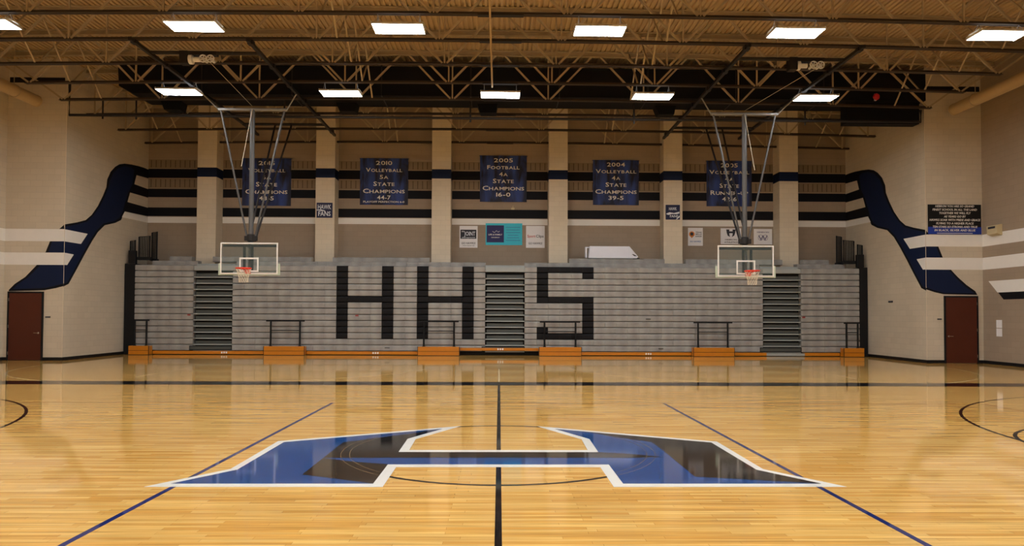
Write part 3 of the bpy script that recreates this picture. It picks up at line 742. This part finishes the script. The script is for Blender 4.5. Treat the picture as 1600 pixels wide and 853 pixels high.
# ================================================================== BANNERS, SIGNS AND POSTERS
def banner(x0, x1, z0, z1, lines, label):
    y = 21.55; xc = (x0+x1)/2
    t = thing('banner', label, 'banner', (xc, y, z0), 'championship banners')
    mb = MB(); n = 24; vs = []; fs = []
    for i in range(n+1):
        u = i/n; x = x0+(x1-x0)*u
        for z, a in ((z1, .004), ((z0+z1)/2, .012), (z0, .018)):
            w = a*math.sin(u*PI*5+x0*3)
            vs.append((x, y+w, z)); vs.append((x, y+w+.006, z))
    for i in range(n):
        a = i*6; b = a+6
        for k in (0, 2): fs += [(a+k, b+k, b+k+2, a+k+2), (a+k+1, a+k+3, b+k+3, b+k+1)]
        fs += [(a, a+1, b+1, b), (a+4, b+4, b+5, a+5)]
    fs += [(0, 2, 3, 1), (2, 4, 5, 3), (n*6, n*6+1, n*6+3, n*6+2), (n*6+2, n*6+3, n*6+5, n*6+4)]
    mb.add(vs, fs); build('fabric', mb, 'banner', t)
    build('top_rod', MB().tube([(x0-.03, y+.03, z1-.01), (x1+.03, y+.03, z1-.01)], .012, 8), 'darksteel', t)
    mb = MB(); H = z1-z0
    tops = (.855, .705, .555, .405, .25, .115)
    for (s, wd_), f in zip(lines, tops):
        cap = .165 if f != .25 and f != .405 else .18
        build('lettering', lettering(MB(), s, xc, y-.02, z0+H*f, cap, wd_, caps=True), 'cream_text', t)
    if len(lines) > 6: build('lettering', lettering(MB(), lines[6][0], xc, y-.02, z0+H*.045, .075, lines[6][1]), 'cream_text', t)
ST = [('State', .88), ('Champions', 1.75)]
banner(-10.79, -8.76, 6.13, 8.13, [('2015', .68), ('Volleyball', 1.55), ('6A', .36)] + ST + [('43-5', .62)], 'navy championship banner reading 2015 Volleyball 6A, behind the left hoop')
banner(-5.88, -3.86, 6.2, 8.17, [('2010', .68), ('Volleyball', 1.52), ('5A', .36)] + ST + [('44-7', .56), ('PLAYOFF PERFECTION 6-0', 1.72)], 'navy championship banner reading 2010 Volleyball 5A with lighter blue streaks')
banner(-.84, 1.13, 6.36, 8.32, [('2005', .80), ('Football', 1.36), ('4A', .36)] + ST + [('16-0', .60)], 'navy championship banner reading 2005 Football 4A in the centre bay')
banner(3.93, 5.88, 6.26, 8.17, [('2004', .76), ('Volleyball', 1.72), ('4A', .36)] + ST + [('39-5', .64)], 'navy championship banner reading 2004 Volleyball 4A')
banner(8.76, 10.68, 6.24, 8.18, [('2005', .72), ('Volleyball', 1.70), ('4A', .36), ('State', .82), ('Runner-up', 1.6), ('42-6', .62)], 'navy banner reading 2005 Volleyball 4A State Runner-up, behind the right hoop')
def board(name, x0, x1, z0, z1, yw, m, label, cat, group=None, th=.02):
    t = thing(name, label, cat, ((x0+x1)/2, yw, z0), group)
    build('panel', MB().box(x0, x1, yw-th-.009, yw-.009, z0, z1), m, t, bevel=.003)
    return t, (x0+x1)/2, yw-th-.0095
# the two navy signs on the pilasters
t, xc, y = board('sign', -7.51, -6.86, 5.55, 6.17, YP, 'signnavy', 'small navy sign with white words HAWK FANS on a left pilaster', 'sign', 'pilaster signs')
mb = MB(); lettering(mb, 'HAWK', xc, y, 5.91, .18, .54); lettering(mb, 'FANS', xc, y, 5.63, .18, .5); build('lettering', mb, 'white_text', t)
build('wing_mark', MB().prism([(-7.5, y-.007, 5.88), (-7.3, y-.007, 5.885), (-7.16, y-.007, 5.84), (-7.12, y-.007, 5.76), (-7.2, y-.007, 5.82), (-7.5, y-.007, 5.85)], (0, .006, 0)), 'white_text', t)
t, xc, y = board('sign', 6.86, 7.45, 5.57, 6.18, YP, 'signnavy', 'small navy sign with a white wing mark on a right pilaster', 'sign', 'pilaster signs')
mb = MB(); lettering(mb, 'HAWK', xc, y, 5.96, .12, .32); lettering(mb, 'FANS', xc+.05, y-.004, 5.66, .1, .34); build('lettering', mb, 'white_text', t)
build('wing_mark', MB().prism([(6.88, y-.005, 5.82), (7.02, y-.005, 5.87), (7.2, y-.005, 5.84), (7.43, y-.005, 5.9), (7.42, y-.005, 5.82), (7.3, y-.005, 5.79), (7.1, y-.005, 5.8), (6.98, y-.005, 5.76), (6.9, y-.005, 5.78)], (0, .005, 0))
      .prism([(7.28, y-.005, 5.58), (7.43, y-.005, 5.74), (7.44, y-.005, 5.68), (7.33, y-.005, 5.58)], (0, .005, 0)), 'white_text', t)
YW = YB
# posters in the centre bay
t, xc, y = board('poster', -1.69, -.93, 4.42, 5.34, YW, 'paper', 'white poster with a black block of lettering, left of the turquoise poster', 'poster', 'posters under the stripe')
build('black_block', MB().box(-1.65, -.98, y-.004, y, 4.8, 5.18), 'ink', t)
mb = MB(); lettering(mb, 'JOINT', xc+.05, y-.005, 4.93, .17, .46); lettering(mb, 'the', -1.54, y-.005, 5.08, .06, .12); lettering(mb, 'chiropractic', xc, y-.005, 4.83, .05, .56); build('block_lettering', mb, 'white_text', t)
mb = MB(); lettering(mb, 'GO HAWKS!', xc, y, 4.57, .085, .58); lettering(mb, 'WWW.THEJOINT.COM', xc, y, 4.49, .03, .5); build('lettering', mb, 'ink', t)
t, xc, y = board('poster', -.59, .95, 4.54, 5.46, YW, 'turq', 'wide turquoise poster with a navy square on its left half', 'poster', 'posters under the stripe')
build('navy_square', MB().box(-.55, .18, y-.004, y, 4.65, 5.37), 'posternavy', t)
mb = MB(); lettering(mb, 'LIFE & FAMILY', -.18, y-.005, 4.95, .06, .58); lettering(mb, 'CHURCH', -.18, y-.005, 4.84, .04, .34)
mb.tube([(-.3, y-.006, 5.12), (-.22, y-.006, 5.06), (-.14, y-.006, 5.15), (-.06, y-.006, 5.08), (.0, y-.006, 5.13)], .008, 6)
build('square_lettering', mb, 'cream_text', t)
mb = MB()
for i, w in enumerate((.62, .56, .6, .44, .5, .6)): mb.box(.56-w/2, .56+w/2, y-.003, y, 5.28-i*.11, 5.3-i*.11)
build('text_lines', mb, 'blueink', t)
t, xc, y = board('poster', 1.11, 1.9, 4.43, 5.36, YW, 'paper', 'white poster with red and black lettering, right of the turquoise poster', 'poster', 'posters under the stripe')
mb = MB(); lettering(mb, 'Sport', 1.335, y, 4.87, .11, .34); build('red_lettering', mb, 'redink', t)
mb = MB(); lettering(mb, 'Clips', 1.69, y, 4.87, .11, .32); lettering(mb, 'GO HAWKS!', xc, y, 4.58, .085, .58); build('lettering', mb, 'ink', t)
# posters behind the right hoop
t, xc, y = board('poster', 7.97, 8.6, 4.56, 5.32, YW, 'paper', 'white poster with a round orange badge beside the right pilaster', 'poster', 'posters under the stripe')
build('orange_badge', MB().lathe((8.13, y, 5.05), [(.12, 0), (.12, -.004)], 'y', 24).prism([(8.06, y-.004, 4.97), (8.13, y-.004, 4.88), (8.2, y-.004, 4.97)], (0, .004, 0)), 'orangeink', t)
build('badge_centre', MB().lathe((8.13, y-.004, 5.06), [(.07, 0), (.05, -.004)], 'y', 16), 'ink', t)
mb = MB(); lettering(mb, 'TEXAS', 8.42, y, 5.1, .06, .26); lettering(mb, 'BELLE', 8.42, y, 5.02, .06, .26); lettering(mb, 'BURGER', 8.42, y, 4.93, .06, .26); build('lettering', mb, 'ink', t)
mb = MB(); lettering(mb, 'GO HAWKS!', xc, y, 4.71, .06, .46); build('blue_lettering', mb, 'blueink', t)
t, xc, y = board('poster', 9.36, 10.23, 4.63, 5.31, YW, 'paper', 'white poster with a dark letter H emblem, partly behind the hoop mast', 'poster', 'posters under the stripe')
hm = MB()
for k in (-1, 1):
    hm.prism([(xc+k*.2, y-.005, 5.26), (xc+k*.07, y-.005, 5.26), (xc+k*.07, y-.005, 5.05), (xc+k*.04, y-.005, 4.94), (xc+k*.14, y-.005, 5.0), (xc+k*.18, y-.005, 5.12)], (0, .005, 0))
hm.box(xc-.07, xc+.07, y-.005, y, 5.1, 5.18); build('emblem', hm, 'ink', t)
mb = MB(); lettering(mb, 'HEBRON', xc, y, 4.8, .055, .5); lettering(mb, 'ATHLETICS', xc, y, 4.69, .055, .56); build('lettering', mb, 'ink', t)
t, xc, y = board('poster', 10.77, 11.55, 4.63, 5.29, YW, 'paper', 'white poster with a pale grey letter mark, right of the hoop mast', 'poster', 'posters under the stripe')
mb = MB(); lettering(mb, 'HEBRON', xc, y, 5.12, .06, .5); lettering(mb, 'W', xc, y, 4.8, .22, .4)
for k in (-1, 1): mb.tube([(xc+k*.1+.1*math.cos(2*PI*i/16), y-.004, 4.92+.12*math.sin(2*PI*i/16)) for i in range(16)], .008, 5, closed=True)
build('lettering', mb, 'purple', t)
# school song board
t, xc, y = board('song_board', 14.79, 16.65, 4.45, 5.48, YD, 'black', 'black and blue board of white song lines above the right door', 'sign')
build('blue_footer', MB().box(14.79, 16.65, y-.003, y, 4.452, 4.70), 'boardblue', t)
mb = MB()
for i, (s, w) in enumerate((('HEBRON YOU ARE SO GRAND', 1.35), ('FINEST SCHOOL IN ALL THE LAND', 1.55), ('TOGETHER WE WILL FLY', 1.1), ('AS YEARS GO BY', .76), ('HAWKS SOAR WITH PRIDE AND GRACE', 1.76),
                            ('FLYING TO A HIGHER PLACE', 1.3), ('TEN STARS SO STRONG AND TRUE', 1.56), ('IN BLACK, SILVER AND BLUE', 1.42))):
    build('lettering', lettering(MB(), s, xc, y-.004, 5.385-i*.119, .072, w, shear=.15), 'cream_text', t)
build('underline', MB().box(xc-.62, xc+.62, y-.005, y-.003, 4.475, 4.495), 'cream_text', t)

# ================================================================== SMALL THINGS
t = thing('folded_tarp_case', 'long white case with a slanted right end lying on the top bleacher row', 'case', (4.6, 20.75, 3.92))
build('case_body', MB().prism([(3.62, 20.56, 3.93), (5.6, 20.56, 3.93), (5.66, 20.56, 4.0), (5.3, 20.56, 4.42), (3.68, 20.56, 4.42)], (0, .3, 0)), 'tarp', t, bevel=.015)
build('end_flap', MB().box(3.50, 3.56, 20.58, 20.82, 3.95, 4.36).box(3.5, 3.68, 20.6, 20.8, 4.36, 4.39), 'tarp', t)
build('end_slot', MB().prism([(5.45, 20.554, 4.1), (5.62, 20.554, 4.02), (5.5, 20.554, 4.02), (5.4, 20.554, 4.1)], (0, .005, 0)).box(5.48, 5.72, 20.6, 20.8, 3.925, 3.95), 'ink', t)
def plate(x0, x1, y0, y1, z0, z1, m, name, label, cat):
    return tag(build(name, MB().box(x0, x1, y0, y1, z0, z1), m, bevel=.004, origin=((x0+x1)/2, (y0+y1)/2, z0)), label, cat)
plate(-15.3, -15.13, YD-.02, YD-.001, 1.44, 1.485, 'ink', 'room_plate', 'small dark name plate beside the left door', 'sign')
plate(15.09, 15.24, YD-.02, YD-.001, 1.495, 1.54, 'ink', 'room_plate', 'small dark name plate beside the right door', 'sign')
plate(XI-.03, XI-.001, 18.0, 18.28, 2.13, 2.19, 'ink', 'wall_switch', 'small dark wall plate on the right side wall near the bleachers', 'wall plate')
t = thing('notice', 'two white paper notices one above the other on the right wall', 'notice', (XO, 15.1, .95))
build('sheet', MB().box(XO-.006, XO-.001, 14.98, 15.25, 1.235, 1.5), 'paper', t); build('sheet', MB().box(XO-.006, XO-.001, 14.98, 15.25, .95, 1.215), 'paper', t)
t = thing('wall_speaker', 'small beige box with a dark top on the white stripe of the right wall', 'speaker', (XO, 15.15, 4.3))
build('box_body', MB().prism([(XO-.002, 14.9, 4.32), (XO-.18, 14.9, 4.38), (XO-.2, 14.9, 4.66), (XO-.002, 14.9, 4.7)], (0, .5, 0)), 'beige', t, bevel=.01)
build('dark_opening', MB().box(XO-.204, XO-.196, 14.98, 15.32, 4.56, 4.63), 'ink', t)
t = thing('wall_outlet_box', 'tiny beige box on the lowest black stripe of the centre bay', 'wall box', (.55, YB, 6.0))
build('box_body', MB().box(.48, .62, YB-.06, YB-.006, 6.04, 6.12), 'beige', t, bevel=.005); build('pipe_stub', MB().tube([(.55, YB-.03, 6.12), (.55, YB-.03, 6.2)], .012, 6), 'beige', t)
